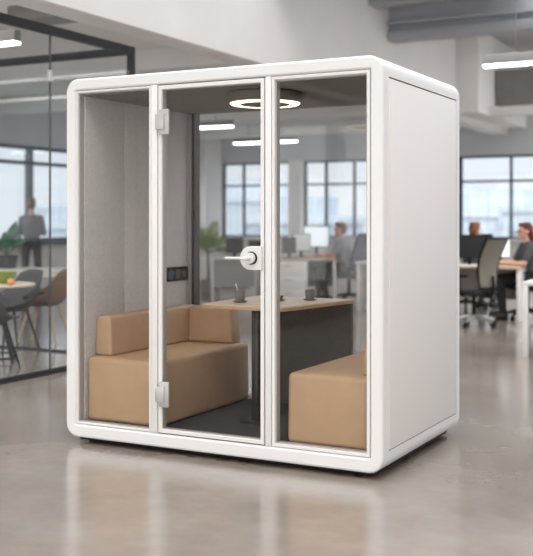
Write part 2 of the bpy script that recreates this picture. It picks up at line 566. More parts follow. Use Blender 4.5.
# ventilation ducts
d = MB().box(-1.3, 8.0, 14.7, 15.7, 3.6, 4.3, 0.03)
for k in range(5):
    d.box(-0.2 + k * 1.9, -0.14 + k * 1.9, 14.67, 15.73, 3.57, 4.33)
for k in range(4):
    d.cone((0.4 + k * 2.2, 15.2, 4.3), (0.4 + k * 2.2, 15.2, CR), 0.012, n=8)
tag(d.build('ventilation_duct', M['duct'], origin=(3.3, 15.2, 3.6)), 'long grey ventilation duct under the ceiling before the far wall', 'duct')
d = MB().box(-2.98, -2.24, 2.75, 3.12, 3.34, 3.5, 0.02)
d.box(-2.9, -2.32, 2.83, 3.04, 3.5, CL)
tag(d.build('ceiling_air_unit', M['duct'], origin=(-2.6, 2.93, 3.34)), 'grey air unit on the ceiling above the black framed glass office', 'air unit')
d = MB().box(-4.3, -3.02, 1.9, 2.25, 3.36, 3.5, 0.02)
d.box(-4.2, -3.1, 1.98, 2.17, 3.5, CL)
tag(d.build('ceiling_air_unit', M['duct'], origin=(-3.6, 2.05, 3.36)), 'grey ceiling air unit nearest the top left picture corner', 'air unit')

# ------------------------------------------------------------------ glass office (black framed partitions)
PX, PY, PT = -1.9, 3.35, 3.095
w = structure(empty('wall_glass_side', (PX, 0, 0)))
f = MB().box(PX - 0.03, PX + 0.03, YF, PY + 0.03, PT - 0.075, PT)
f.box(PX - 0.03, PX + 0.03, YF, PY + 0.03, 0, 0.04)
f.box(PX - 0.03, PX + 0.03, PY - 0.03, PY + 0.03, 0.06, PT - 0.075)
f.build('frame', M['frame_black'], w, smooth=False, origin='world')
JY = 2.12
yj = [YF, -6.0, -3.4, -0.7, JY, PY - 0.03]
for a, b in zip(yj, yj[1:]):
    MB().box(PX - 0.006, PX + 0.006, a + 0.004, b - 0.004, 0.06, PT - 0.075).build('pane', M['glass_office'], w, smooth=False, origin='world')
for y in yj[1:-1]:
    MB().box(PX - 0.008, PX + 0.008, y - 0.005, y + 0.005, 0.04, PT - 0.075).build('joint_profile', M['joint'], w, smooth=False, origin='world')
MB().box(PX - 0.016, PX + 0.016, JY - 0.022, JY + 0.022, 2.60, 2.70, 0.004).build('glass_clip', M['hinge_metal'], w, origin='world')
w = structure(empty('wall_glass_back', (-5.5, PY, 0)))
f = MB().box(XL, PX - 0.03, PY - 0.03, PY + 0.03, PT - 0.075, PT)
f.box(XL, PX - 0.03, PY - 0.012, PY + 0.012, 0, 0.02)
f.build('frame', M['frame_black'], w, smooth=False, origin='world')
xj = [XL, -7.4, -5.6, -3.75, PX - 0.03]
for a, b in zip(xj, xj[1:]):
    MB().box(a + 0.004, b - 0.004, PY - 0.006, PY + 0.006, 0.05, PT - 0.075).build('pane', M['glass_office'], w, smooth=False, origin='world')

# ================================================================== MEETING POD
W_, D_, H0, H1 = 2.09, 1.34, 0.035, 2.235
FI0, FI1, FZ0, FZ1 = 0.072, 2.018, 0.115, 2.163       # opening in the shell
pod = empty('meeting_pod', (W_ / 2, D_ / 2, 0), 0,
            'white soundproof meeting pod with glass front standing on the concrete floor', 'office pod')
outer = rrect(0, W_, H0, H1, 0.085)
n4 = len(outer) // 4
inner = []
for (cx, cz) in ((FI1, FZ0), (FI1, FZ1), (FI0, FZ1), (FI0, FZ0)):
    inner += [(cx, cz)] * n4
# give repeated corner points a tiny rounding so faces stay valid
inner = rrect(FI0, FI1, FZ0, FZ1, 0.004)
MB().ring(outer, inner, 'xz', 0, D_).build('shell', M['pod_white'], pod, origin='world', bevel=0.012)
# right side panel with recess shade drawn as dark strips; the left side likewise
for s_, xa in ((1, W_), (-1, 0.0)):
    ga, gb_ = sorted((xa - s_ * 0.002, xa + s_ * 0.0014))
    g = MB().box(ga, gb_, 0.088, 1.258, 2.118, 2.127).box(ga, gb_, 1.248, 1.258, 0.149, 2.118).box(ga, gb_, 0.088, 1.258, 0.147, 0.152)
    gp = g.build('panel_shade_strip', M['gasket_and_gap_shade'], pod, smooth=False, origin='world')
    x0, x1 = sorted((xa - s_ * 0.002, xa + s_ * 0.0035))
    MB().box(x0, x1, 0.090, 1.250, 0.151, 2.119, 0.0015).build('side_panel', M['pod_side'], pod, origin='world')

# posts between the three front openings
P1a, P1b, P2a, P2b = 0.630, 0.676, 1.392, 1.430
for a, b in ((P1a, P1b), (P2a, P2b)):
    MB().box(a, b, 0.0, 0.07, FZ0, FZ1, 0.006).build('post', M['pod_white'], pod, origin='world')


def glazing(x0, x1, par, nm, fw, bw, lead=0.003):
    """stepped aluminium frame with its pane"""
    fr = MB().frame(x0 + lead, x1 - lead, FZ0 + lead, FZ1 - lead, fw, 0.005, 0.060)
    fo = fr.build(nm, M['alu'], par, origin='world', bevel=0.002)
    e = lead + fw - 0.002
    MB().frame(x0 + e, x1 - e, FZ0 + e, FZ1 - e, bw + 0.002, 0.016, 0.058).build('glazing_bead', M['alu_grey'], fo, origin='world', smooth=False)
    e = lead + fw + 0.001
    MB().box(x0 + e, x1 - e, 0.022, 0.029, FZ0 + e, FZ1 - e).build('glass_pane', M['glass'], fo, smooth=False, origin='world')
    return fo


# dark seals behind the narrow gaps around each frame
for a, b in ((FI0, P1a), (P1b, P2a), (P2b, FI1)):
    MB().frame(a + 0.0005, b - 0.0005, FZ0 + 0.0005, FZ1 - 0.0005, 0.007, 0.012, 0.05).build('seal', M['gasket_and_gap_shade'], pod, smooth=False, origin='world')
glazing(FI0, P1a, pod, 'window_frame', 0.012, 0.006)
glazing(P2b, FI1, pod, 'window_frame', 0.017, 0.007)
# the door
door = MB().frame(P1b + 0.006, P2a - 0.006, FZ0 + 0.006, FZ1 - 0.006, 0.023, 0.002, 0.052).build('door', M['alu'], pod, origin='world', bevel=0.003)
MB().frame(P1b + 0.027, P2a - 0.027, FZ0 + 0.026, FZ1 - 0.026, 0.006, 0.012, 0.050).build('glazing_bead', M['alu_grey'], door, origin='world', smooth=False)
MB().box(P1b + 0.030, P2a - 0.030, 0.018, 0.026, FZ0 + 0.030, FZ1 - 0.030).build('glass_pane', M['glass'], door, smooth=False, origin='world')
for z0 in (0.275, 1.868):
    h = MB().box(0.695, 0.762, -0.012, 0.003, z0, z0 + 0.148, 0.003)
    h.box(0.676, 0.735, -0.022, -0.010, z0 + 0.028, z0 + 0.120, 0.003)
    h.box(0.745, 0.756, -0.0145, -0.011, z0 + 0.012, z0 + 0.136, 0.001)
    h.build('hinge', M['hinge_metal'], door, origin='world')
# lock plate, rose and lever
r_ = 0.067
zc_ = 1.156
prof = [(1.378, zc_ - r_), (1.378, zc_ + r_)] + [(1.309 + r_ * math.cos(R(a)), zc_ + r_ * math.sin(R(a))) for a in range(90, 271, 12)]
MB().prism(prof, 'xz', -0.016, 0.004).build('lock_plate', M['handle_white'], door, origin='world', bevel=0.004)
MB().cone((1.316, -0.020, zc_), (1.316, -0.010, zc_), 0.037, n=32).build('lock_rose', M['black'], door, origin='world', angle=30)
hd = MB().cone((1.313, -0.038, zc_), (1.313, -0.018, zc_), 0.031, n=32)
hd.cone((1.311, -0.078, zc_), (1.311, -0.036, zc_), 0.013, n=20)
hd.ball((1.311, -0.078, zc_), 0.0145, 16)
hd.capsule((1.311, -0.074, zc_), (1.186, -0.074, zc_ + 0.001), 0.0085, 0.0075, 14)
hd.build('handle', M['handle_white'], door, origin='world')

# lining
MB().box(FI0, FI1, 0.062, 1.30, FZ0 - 0.001, 0.122).build('carpet', M['carpet'], pod, smooth=False, origin='world')
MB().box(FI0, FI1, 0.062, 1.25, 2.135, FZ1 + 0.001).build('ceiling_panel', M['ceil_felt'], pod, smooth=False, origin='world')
IX = 0.10
for (a, b) in ((0.062, 0.473), (0.477, 1.245)):
    MB().box(FI0 - 0.001, IX, a, b, 0.121, 2.136, 0.004).build('felt_panel', M['felt'], pod, origin='world')
    MB().box(W_ - IX, FI1 + 0.001, a, b, 0.121, 2.136, 0.004).build('felt_panel', M['felt'], pod, origin='world')
MB().box(FI0, IX - 0.012, 0.47, 0.48, 0.13, 2.13).build('seam_strip', M['felt_dark'], pod, origin='world', smooth=False)
# back frame and glass
bf = MB().frame(FI0, FI1, FZ0, FZ1, 0.028, 1.25, 1.325)
bf.box(FI0, 0.152, 1.25, 1.325, FZ0, FZ1)
bf.box(W_ - 0.152, FI1, 1.25, 1.325, FZ0, FZ1)
bf.build('back_frame', M['leg_metal'], pod, origin='world', smooth=False)
MB().box(IX, 0.132, 1.238, 1.252, 0.13, 2.13).build('edge_trim', M['alu_grey'], pod, origin='world', smooth=False)
MB().box(0.15, W_ - 0.15, 1.236, 1.256, 0.122, 0.15).build('bottom_rail', M['alu'], pod, origin='world', smooth=False)
MB().box(0.15, W_ - 0.15, 1.285, 1.293, FZ0 + 0.026, FZ1 - 0.026).build('back_glass', M['glass_back'], pod, smooth=False, origin='world')
# feet
for x in (0.16, 1.10, 1.93):
    for y in (0.07, 1.27):
        MB().cone((x, y, 0), (x, y, 0.012), 0.028, n=20).cone((x, y, 0.012), (x, y, 0.037), 0.012, n=14).build('levelling_foot', M['black'], pod, origin='world')
MB().box(0.07, W_ - 0.07, 0.05, D_ - 0.05, 0.014, 0.036).build('under_shade_plate', M['black'], pod, origin='world', smooth=False)  # black plate added under the shell to deepen the shade there
# socket strip in the felt
so = MB().box(IX - 0.002, IX + 0.012, 0.958, 1.232, 0.937, 1.037, 0.003).build('socket_strip', M['socket'], pod, origin='world')
for y in (1.008, 1.095):
    MB().cone((IX + 0.011, y, 0.987), (IX + 0.0145, y, 0.987), 0.036, n=24).build('socket_rim', M['frame_black'], so, origin='world')
    k_ = MB()
    for dz in (-0.01, 0.01):
        k_.cone((IX + 0.0142, y + dz, 0.987), (IX + 0.0155, y + dz, 0.987), 0.004, n=8)
    k_.build('socket_hole', M['leg_metal'], so, origin='world')
MB().box(IX + 0.011, IX + 0.0135, 1.15, 1.205, 0.965, 1.01, 0.001).build('usb_port', M['frame_black'], so, origin='world')

# ring light on the pod ceiling
rl = empty('ring_light', (1.165, 0.43, 2.07), 0, 'round ceiling lamp with glowing warm ring inside the pod', 'lamp')
MB().lathe([(0.0, 0.0645), (0.212, 0.0645), (0.226, 0.058), (0.226, 0.004), (0.222, 0.0), (0.212, 0.0), (0.212, 0.012), (0.150, 0.012), (0.150, -0.008), (0.0, -0.008)], n=48).build('lamp_drum', M['lamp_drum'], rl)
MB().lathe([(0.151, 0.012), (0.151, -0.008), (0.205, -0.008), (0.211, -0.003), (0.211, 0.012)], n=48).build('glow_ring', M['ring_led'], rl)

# ------------------------------------------------------------------ sofas
def sofa(name, label, mirror, x_in, back_in):
    """x_in: inner edge of the seat; back_in: base of the backrest's face (left-hand values, mirrored for the right one)"""
    X = (lambda x: W_ - x) if mirror else (lambda x: x)
    root = empty(name, (X(0.38), 0.63, 0.122), 0, label, 'sofa')
    def hx(m, pts, bev, seg=4):
        return m.hexa([(X(x), y, z) for x, y, z in pts], bev, seg)
    x0, y0, y1, zb, zt = 0.104, 0.068, 1.20, 0.130, 0.522
    m = hx(MB(), [(x0, y0, zb), (x_in, y0, zb), (x_in, y1, zb), (x0, y1, zb),
                  (x0, y0, zt), (x_in - 0.004, y0 + 0.004, zt), (x_in - 0.004, y1, zt), (x0, y1, zt)], 0.032, 5)
    m.build('seat', M['leather'], root, origin='world')
    m = hx(MB(), [(x0, 0.15, zt), (back_in, 0.15, zt), (back_in, 1.19, zt), (x0, 1.19, zt),
                  (x0, 0.165, 0.768), (back_in - 0.022, 0.165, 0.768), (back_in - 0.022, 1.19, 0.768), (x0, 1.19, 0.768)], 0.02, 4)
    m.build('backrest', M['leather'], root, origin='world')
    xa, xb = back_in - 0.018, x_in - 0.06
    m = hx(MB(), [(xa, 1.055, zt), (xb, 1.055, zt), (xb, 1.19, zt), (xa, 1.19, zt),
                  (xa, 1.075, 0.766), (xb - 0.03, 1.075, 0.766), (xb - 0.03, 1.19, 0.766), (xa, 1.19, 0.766)], 0.018, 4)
    m.build('corner_backrest', M['leather'], root, origin='world')
    m = MB()
    a, b = sorted((X(x0 + 0.03), X(x_in - 0.03)))
    m.box(a, b, y0 + 0.03, y1 - 0.03, 0.1225, 0.136)
    m.build('plinth', M['black'], root, origin='world', smooth=False)
    return root


sofa('bench_sofa', 'tan leather corner sofa along the grey felt wall with dark socket strip', False, 0.640, 0.235)
sofa('bench_sofa', 'tan leather sofa end to the right of the table, behind the right glass pane', True, 0.600, 0.187)

# ------------------------------------------------------------------ pod table
tb = empty('pod_table', (1.045, 0.85, 0.122), 0, 'light wood topped table between the two sofas inside the pod', 'table')


def rounded_poly(pts, radii, n=7):
    out = []
    N = len(pts)
    for i in range(N):
        p = Vector(pts[i]); a = Vector(pts[i - 1]); b = Vector(pts[(i + 1) % N])
        r = radii[i]
        u, v = (a - p).normalized(), (b - p).normalized()
        if r <= 0:
            out.append(tuple(p)); continue
        half = math.acos(max(-1, min(1, u.dot(v)))) / 2
        d_ = r / math.tan(half)
        c = p + (u + v).normalized() * (r / math.sin(half))
        s0, s1 = p + u * d_ - c, p + v * d_ - c
        ang0 = math.atan2(s0.y, s0.x)
        da = (math.atan2(s1.y, s1.x) - ang0 + PI) % (2 * PI) - PI
        for k in range(n + 1):
            t = ang0 + da * k / n
            out.append((c.x + r * math.cos(t), c.y + r * math.sin(t)))
    return out


poly = rounded_poly([(0.695, 0.44), (1.28, 0.44), (1.41, 1.232), (0.69, 1.232)], [0.04, 0.07, 0, 0])
MB().prism(poly, 'xy', 0.818, 0.8385).build('table_edge', M['wood_edge'], tb, origin='world', bevel=0.003)
c_ = Vector((1.02, 0.86))
poly2 = [(c_.x + (x - c_.x) * 0.994, c_.y + (y - c_.y) * 0.994) for x, y in poly]
MB().prism(poly2, 'xy', 0.8385, 0.8455).build('table_top', M['wood_top'], tb, origin='world', bevel=0.002)
MB().box(1.022, 1.068, 0.52, 0.64, 0.135, 0.8185, 0.004).build('leg', M['leg_metal'], tb, origin='world')
MB().box(0.965, 1.125, 0.47, 0.72, 0.1225, 0.1355, 0.003).build('foot_plate', M['black_metal'], tb, origin='world')
MB().box(0.705, 1.40, 1.19, 1.232, 0.1225, 0.8185, 0.004).build('support_panel', M['felt_dark'], tb, origin='world')

# ------------------------------------------------------------------ cups on the pod table
ZT = 0.8455


def cup(loc, label, spoon=False, scale=1.0, squat=1.0, cat='cup', name='coffee_cup'):
    root = empty(name, (loc[0], loc[1], ZT), 0, label, cat)
    k = scale
    MB().lathe([(0, 0), (0.030 * k, 0), (0.046 * k, 0.006), (0.049 * k, 0.009), (0.047 * k, 0.010), (0.030 * k, 0.005), (0, 0.005)], n=28).build('saucer', M['cup'], root)
    h = 0.068 * squat * k
    MB().lathe([(0, 0.005), (0.024 * k, 0.005), (0.029 * k, 0.012), (0.036 * k, 0.005 + h), (0.0335 * k, 0.005 + h), (0.027 * k, 0.016), (0, 0.014)], n=28).build('cup_body', M['cup'], root)
    if spoon:
        m = MB().tube([(-0.004, 0, 0.02), (-0.016, 0.0, 0.07), (-0.032, 0, 0.118)], [0.003, 0.0022, 0.0035], 8)
        m.build('spoon', M['steel'], root)
    return root


cup((0.865, 0.655), 'dark stoneware cup with spoon on its saucer below the door handle', True)
cup((1.191, 1.004), 'dark stoneware cup near the far right end of the wooden table', scale=0.95)
cup((1.026, 0.871), 'low dark bowl just beside the white door post on the pod table', scale=1.02, squat=0.42, cat='bowl', name='small_bowl')

# ================================================================== LAMPS
def linear_lamp(x0, x1, y, z, label, zc, par=None):
    root = empty('pendant_lamp', ((x0 + x1) / 2, y, z), 0, label, 'lamp', 'hanging linear lamps')
    h = (x1 - x0) / 2
    MB().hexa([(-h, -0.05, 0.042), (h, -0.05, 0.042), (h, 0.05, 0.042), (-h, 0.05, 0.042),
               (-h, -0.045, 0.15), (h, -0.045, 0.15), (h, 0.045, 0.15), (-h, 0.045, 0.15)], 0.006).build('housing', M['lamp_grey'], root)
    MB().box(-h + 0.004, h - 0.004, -0.046, 0.046, 0.016, 0.0425, 0.004).build('diffuser', M['led'], root)
    for sx in (-1, 1):
        MB().cone((sx * (h - 0.35), 0, 0.15), (sx * (h - 0.35), 0, zc - z), 0.006, n=8).build('cable', M['cable'], root)
    return root


linear_lamp(0.95, 3.4, 5.9, 3.01, 'grey linear lamp hanging at the upper right beside the roof beams', CR)
linear_lamp(-4.9, -2.47, 2.34, 3.0, 'linear lamp hanging inside the black framed glass office', CL)
linear_lamp(-6.95, -4.92, 10.65, 3.0, 'linear lamp seen through the pod glass near the felt wall', CL)
linear_lamp(-6.9, -5.4, 14.2, 3.0, 'far linear lamp seen through the pod glass beneath the ring light', CL)


# ================================================================== FURNITURE
def desk(name, label, c, w, dp, top, rz=0.0, panels=True, h=0.74, group=None):
    root = empty(name, (c.x, c.y, 0), rz, label, 'desk', group)
    MB().box(-w / 2, w / 2, -dp / 2, dp / 2, h - 0.035, h, 0.004).build('desk_top', top, root)
    for s_ in (-1, 1):
        x = s_ * (w / 2 - 0.03)
        if panels:
            MB().box(x - 0.02, x + 0.02, -dp / 2 + 0.03, dp / 2 - 0.03, 0, h - 0.035, 0.003).build('side_panel', M['white_lam'], root)
        else:
            for t_ in (-1, 1):
                y = t_ * (dp / 2 - 0.035)
                MB().box(x - 0.025, x + 0.025, y - 0.025, y + 0.025, 0, h - 0.035, 0.003).build('leg', M['white_lam'], root)
    if panels:
        MB().box(-w / 2 + 0.05, w / 2 - 0.05, dp / 2 - 0.10, dp / 2 - 0.08, 0.25, h - 0.035).build('modesty_panel', M['grey_panel'], root, smooth=False)
    else:
        m = MB()
        for t_ in (-1, 1):
            y = t_ * (dp / 2 - 0.035)
            m.box(-w / 2 + 0.05, w / 2 - 0.05, y - 0.015, y + 0.015, h - 0.09, h - 0.035)
        m.build('apron', M['white_lam'], root, smooth=False)
    return root


def monitor(label, loc, rz, w=0.52, h=0.32, screen='screen_dark', group='desk monitors', lift=0.10):
    root = empty('monitor', loc, rz, label, 'monitor', group)
    MB().box(-0.11, 0.11, -0.08, 0.08, 0, 0.012, 0.004).build('base', M['black'], root)
    MB().box(-0.025, 0.025, 0.015, 0.035, 0.012, lift + h * 0.5, 0.004).build('stand', M['black'], root)
    c = MB().box(-w / 2, w / 2, -0.012, 0.018, lift, lift + h, 0.006).build('casing', M['black'], root)
    MB().box(-w / 2 + 0.012, w / 2 - 0.012, -0.0145, -0.011, lift + 0.014, lift + h - 0.012).build('screen', M[screen], c, smooth=False)
    return root


def office_chair(label, loc, rz, mesh, base):
    """faces local -Y"""
    root = empty('office_chair', loc, rz, label, 'chair', 'office swivel chairs')
    MB().hexa([(-0.24, -0.25, 0.41), (0.24, -0.25, 0.41), (0.21, 0.22, 0.40), (-0.21, 0.22, 0.40),
               (-0.24, -0.26, 0.465), (0.24, -0.26, 0.465), (0.21, 0.22, 0.47), (-0.21, 0.22, 0.47)], 0.03, 4).build('seat', M['fabric_black'], root)

    def back(u, v):
        x = (u - 0.5) * (0.43 - 0.10 * (1 - v) ** 2)
        z = 0.50 + 0.64 * v
        y = 0.235 + 0.05 * math.sin(v * PI * 1.1) * -0.6 + 0.14 * v * v - 0.05 * (1 - (2 * (u - 0.5)) ** 2) * -1
        return Vector((x, y - 0.03 + 0.02, z))
    br = MB().grid(back, 12, 16).build('backrest', mesh, root, solid=0.01)
    pts = [back(0, j / 14) for j in range(15)] + [back(i / 8, 1) for i in range(1, 9)] + [back(1, 1 - j / 14) for j in range(1, 15)] + [back(1 - i / 8, 0) for i in range(1, 9)]
    MB().tube(pts, 0.016, 8).build('back_frame', M['black'], br)
    MB().tube([(0, 0.10, 0.40), (0, 0.27, 0.40), (0, 0.315, 0.52), (0, 0.30, 0.66)], [0.03, 0.028, 0.022, 0.018], 10).build('back_support', M['black'], root)
    for s_ in (-1, 1):
        m = MB().tube([(s_ * 0.20, 0.0, 0.40), (s_ * 0.29, 0.0, 0.43), (s_ * 0.295, 0.0, 0.65)], 0.016, 8)
        m.build('arm_post', M['black'], root)
        MB().box(s_ * 0.295 - 0.04, s_ * 0.295 + 0.04, -0.13, 0.13, 0.645, 0.675, 0.012).build('armrest', M['black'], root)
    MB().cone((0, 0, 0.10), (0, 0, 0.40), 0.03, 0.026, n=16).build('gas_lift', M['black'], root)
    for k in range(5):
        a = R(90 + 72 * k)
        dx, dy = math.cos(a), math.sin(a)
        MB().tube([(0.02 * dx, 0.02 * dy, 0.125), (0.16 * dx, 0.16 * dy, 0.11), (0.31 * dx, 0.31 * dy, 0.075)], [0.032, 0.026, 0.017], 8).build('leg', base, root)
        cx, cy = 0.31 * dx, 0.31 * dy
        cst = MB().cone((cx - 0.022 * dy, cy + 0.022 * dx, 0.03), (cx + 0.022 * dy, cy - 0.022 * dx, 0.03), 0.03, n=14)
        cst.cone((cx, cy, 0.04), (cx, cy, 0.085), 0.009, n=8)
        cst.build('caster', M['black'], root)
    return root


def shell_chair(label, loc, rz, shell, legm):
    """bucket chair facing local -Y"""
    root = empty('shell_chair', loc, rz, label, 'chair', 'bucket chairs in the glass office')

    def f(u, v):
        a = (u - 0.5) * 2
        if v < 0.5:
            t = v / 0.5
            y = -0.24 + 0.44 * t
            z = 0.455 - 0.03 * math.sin(t * PI)
            half = 0.22 + 0.02 * t
            x = a * half
            z += 0.035 * abs(a) ** 3 * (0.3 + t) + 0.10 * max(0, abs(a) - 0.55) * t * 2.2
        else:
            t = (v - 0.5) / 0.5
            ang = t * PI / 2
            y = 0.20 + 0.09 * math.sin(min(1, t * 2) * PI / 2) + 0.05 * t
            z = 0.455 + 0.38 * t
            half = 0.24 - 0.02 * t * t
            x = a * half
            y -= 0.20 * abs(a) ** 2.2 * (1 - 0.55 * t)
            z += 0.02 * abs(a) ** 3 * 1.3 * (1 - t) - 0.05 * abs(a) ** 4 * t + 0.10 * max(0, abs(a) - 0.55) * (1 - t) * 2.2
        return Vector((x, y, z))
    MB().grid(f, 16, 22).build('shell', shell, root, solid=0.022, angle=80)
    for sx in (-1, 1):
        for sy in (-1, 1):
            MB().cone((sx * 0.13, sy * 0.12, 0.425), (sx * 0.23, sy * 0.22, 0), 0.016, 0.010, 12).build('leg', legm, root)
    MB().box(-0.15, 0.15, -0.14, 0.14, 0.412, 0.428, 0.004).build('under_frame', M['black_metal'], root)
    return root


# --- right of the pod
dA = spot(482, 14.25)
DESK_A = desk('work_desk', 'wood topped desk with black monitor right of the pod by the window', dA, 1.25, 0.8, M['desk_wood'], 0)
p = spot(470, 14.05)
monitor('black monitor on the desk right of the pod, before a brown-haired head', (p.x, p.y, 0.74), R(27.9 + 8), 0.42, 0.33, 'screen_dark', None, 0.10)
p = spot(468, 13.78)
kb = MB().box(-0.2, 0.2, -0.07, 0.07, 0, 0.02, 0.005)
for i in range(10):
    for j in range(4):
        kb.box(-0.185 + i * 0.037, -0.155 + i * 0.037, -0.058 + j * 0.03, -0.034 + j * 0.03, 0.02, 0.024)
o = kb.build('keyboard', M['paper'])
o.location = (p.x, p.y, 0.741); o.rotation_euler = (0, 0, R(27.9))
tag(o, 'white keyboard before the black monitor on the right desk', 'keyboard')
p = spot(474, 13.15)
office_chair('taupe mesh office chair with bright metal base right of the pod', (p.x, p.y, 0), R(207.9 + 40), M['mesh_beige'], M['chrome'])
p = spot(466, 15.6)
office_chair('black swivel chair of the person behind the black monitor', (p.x, p.y, 0), R(-20), M['fabric_black'], M['black'])
p = spot(527.5, 14.05)
office_chair('dark swivel chair under the auburn-haired person at the right edge', (p.x, p.y, 0), R(-62.1), M['fabric_black'], M['black'])
p = spot(502, 14.42)
monitor('thin bright screen facing the auburn-haired person in charcoal', (p.x, p.y, 0.74), R(27.9 + 48), 0.40, 0.28, 'screen_lit', None, 0.09)

# white table at the right edge
p = spot(522.5, 10.16)
tw = 1.7
t_ = empty('side_table', (p.x + tw / 2, p.y + 0.40, 0), 0, 'white table with square legs cut by the right picture edge', 'table')
MB().box(-tw / 2, tw / 2, -0.4, 0.4, 0.715, 0.755, 0.004).build('table_top', M['white_lam'], t_)
for sx in (-1, 1):
    for sy in (-1, 1):
        MB().box(sx * (tw / 2 - 0.025) - 0.025, sx * (tw / 2 - 0.025) + 0.025, sy * 0.375 - 0.025, sy * 0.375 + 0.025, 0, 0.715, 0.003).build('leg', M['white_lam'], t_)

# --- seen through the pod
dB = spot(303, 17.0)
desk('work_desk', 'wood topped desk with drawers at which a light-shirted person works behind the pod', dB, 1.15, 0.8, M['desk_wood'], R(20))
# drawer pedestal under its left half
pd = spot(290, 16.45)
ped = empty('drawer_pedestal', (pd.x, pd.y, 0), R(20), 'white drawer pedestal below the desk seen through the right pane', 'drawer unit')
MB().box(-0.27, 0.27, -0.18, 0.26, 0.03, 0.70, 0.004).build('cabinet_body', M['white_lam'], ped)
for sx in (-1, 1):
    for sy in (-1, 1):
        MB().cone((sx * 0.22, sy * 0.14 + 0.04, 0), (sx * 0.22, sy * 0.14 + 0.04, 0.031), 0.02, n=12).build('foot', M['black'], ped)
for k in range(3):
    dr = MB().box(-0.26, 0.26, -0.198, -0.18, 0.045 + k * 0.218, 0.252 + k * 0.218, 0.003).build('drawer', M['white_lam'], ped)
    MB().box(-0.05, 0.05, -0.215, -0.197, 0.19 + k * 0.218, 0.205 + k * 0.218, 0.003).build('handle', M['alu_grey'], dr)
p = spot(316.5, 17.3)
monitor('large bright screen in front of the person in light grey shirt', (p.x, p.y, 0.74), R(20), 0.44, 0.36, 'screen_lit', None, 0.17)
p = spot(301.5, 17.2)
monitor('grey lit monitor between two darker ones behind the pod', (p.x, p.y, 0.74), R(45), 0.32, 0.30, 'screen_dim', None, 0.10)
p = spot(289, 16.9)
monitor('dark slim monitor on the desk above the drawer pedestal', (p.x, p.y, 0.74), R(10), 0.24, 0.26, 'screen_dark', None, 0.08)
dC = spot(237, 17.4)
desk('work_desk', 'grey fronted white desk seen through the glass door, beside the palm', dC, 0.80, 0.7, M['white_lam'], R(200))
p = spot(234.5, 17.2)
monitor('dark monitor left of the door handle, beside the palm', (p.x, p.y, 0.74), R(27.9), 0.30, 0.26, 'screen_dark', None, 0.07)
p = spot(257, 17.2)
monitor('dark monitor half hidden by the door lock and post', (p.x, p.y, 0.74), R(27.9), 0.30, 0.24, 'screen_dark', None, 0.05)
p = spot(349, 17.0)
office_chair('blue grey mesh office chair under the person in light grey shirt', (p.x, p.y, 0), R(-104), M['mesh_grey'], M['black'])
dD = spot(388, 15.6)
desk('work_desk', 'white desk glimpsed at the right edge of the pod glass', dD, 0.75, 0.8, M['white_lam'], 0)
sb = spot(206, 21.2)
s_ = empty('sideboard', (sb.x, sb.y, 0), R(6), 'low white sideboard behind the potted palm', 'sideboard')
MB().box(-0.95, 0.95, -0.22, 0.22, 0.05, 0.60, 0.004).build('cabinet_body', M['white_lam'], s_)
MB().box(-0.9, 0.9, -0.18, 0.18, 0, 0.051).build('plinth', M['grey_panel'], s_, smooth=False)
for k in range(4):
    dd = MB().box(-0.94 + k * 0.472, -0.475 + k * 0.472, -0.236, -0.22, 0.065, 0.585, 0.003).build('door', M['white_lam'], s_)
    MB().cone((-0.55 + k * 0.472, -0.252, 0.36), (-0.55 + k * 0.472, -0.236, 0.36), 0.012, n=12).build('knob', M['alu_grey'], dd)

# palm
p = spot(208, 19.4)
pl = empty('potted_palm', (p.x, p.y, 0), 0, 'feathery green palm in a grey pot seen through the glass door', 'plant')
MB().lathe([(0, 0), (0.12, 0), (0.135, 0.02), (0.15, 0.24), (0.138, 0.24), (0.13, 0.21), (0, 0.21)], n=24).build('pot', M['pot_grey'], pl)
MB().lathe([(0, 0.222), (0.12, 0.216), (0.131, 0.208)], n=24).build('soil', M['soil'], pl)
m = MB().tube([(0, 0, 0.2), (0.015, 0, 0.4), (-0.01, 0.01, 0.62), (0.0, 0, 0.78)], [0.03, 0.026, 0.022, 0.018], 10)
m.build('trunk', M['bark'], pl)
for k in range(20):
    az = k * 2.399963 + random.uniform(-0.2, 0.2)
    el = R(random.uniform(15, 78))
    ln = random.uniform(0.52, 0.80)
    hz = Vector((math.cos(az), math.sin(az), 0))
    pts = []
    for j in range(9):
        t = j / 8
        pts.append(Vector((0, 0, 0.72)) + hz * (ln * 0.75 * t * math.cos(el) + 0.05 * t * t) + Vector((0, 0, ln * (1.0 * t * math.sin(el) - 0.42 * t * t * (1.1 - math.sin(el)) + 0.08 * t))))
    fm = MB().tube(pts, [0.007 * (1 - 0.8 * j / 8) for j in range(9)], 6)
    side = hz.cross(Vector((0, 0, 1)))
    for j in range(2, 9):
        for q in (0, 0.5):
            jj = min(8, j + q)
            i0 = int(jj); fr = jj - i0
            base = pts[i0].lerp(pts[min(8, i0 + 1)], fr)
            dirv = (pts[min(8, i0 + 1)] - pts[max(0, i0 - 1)]).normalized()
            for s2 in (-1, 1):
                L_ = 0.17 * math.sin(PI * min(0.93, 0.12 + 0.8 * jj / 8)) + 0.03
                tip = base + side * s2 * L_ * 0.85 + dirv * L_ * 0.7 + Vector((0, 0, -0.04))
                mid = base.lerp(tip, 0.45) + Vector((0, 0, 0.015))
                wv = dirv * 0.014
                vs = [fm.b.verts.new(v) for v in (base - wv * 0.4, mid - wv, tip, mid + wv, base + wv * 0.4)]
                fm.b.faces.new(vs)
    fm.build('frond', M['palm_leaf'], pl, smooth=False)

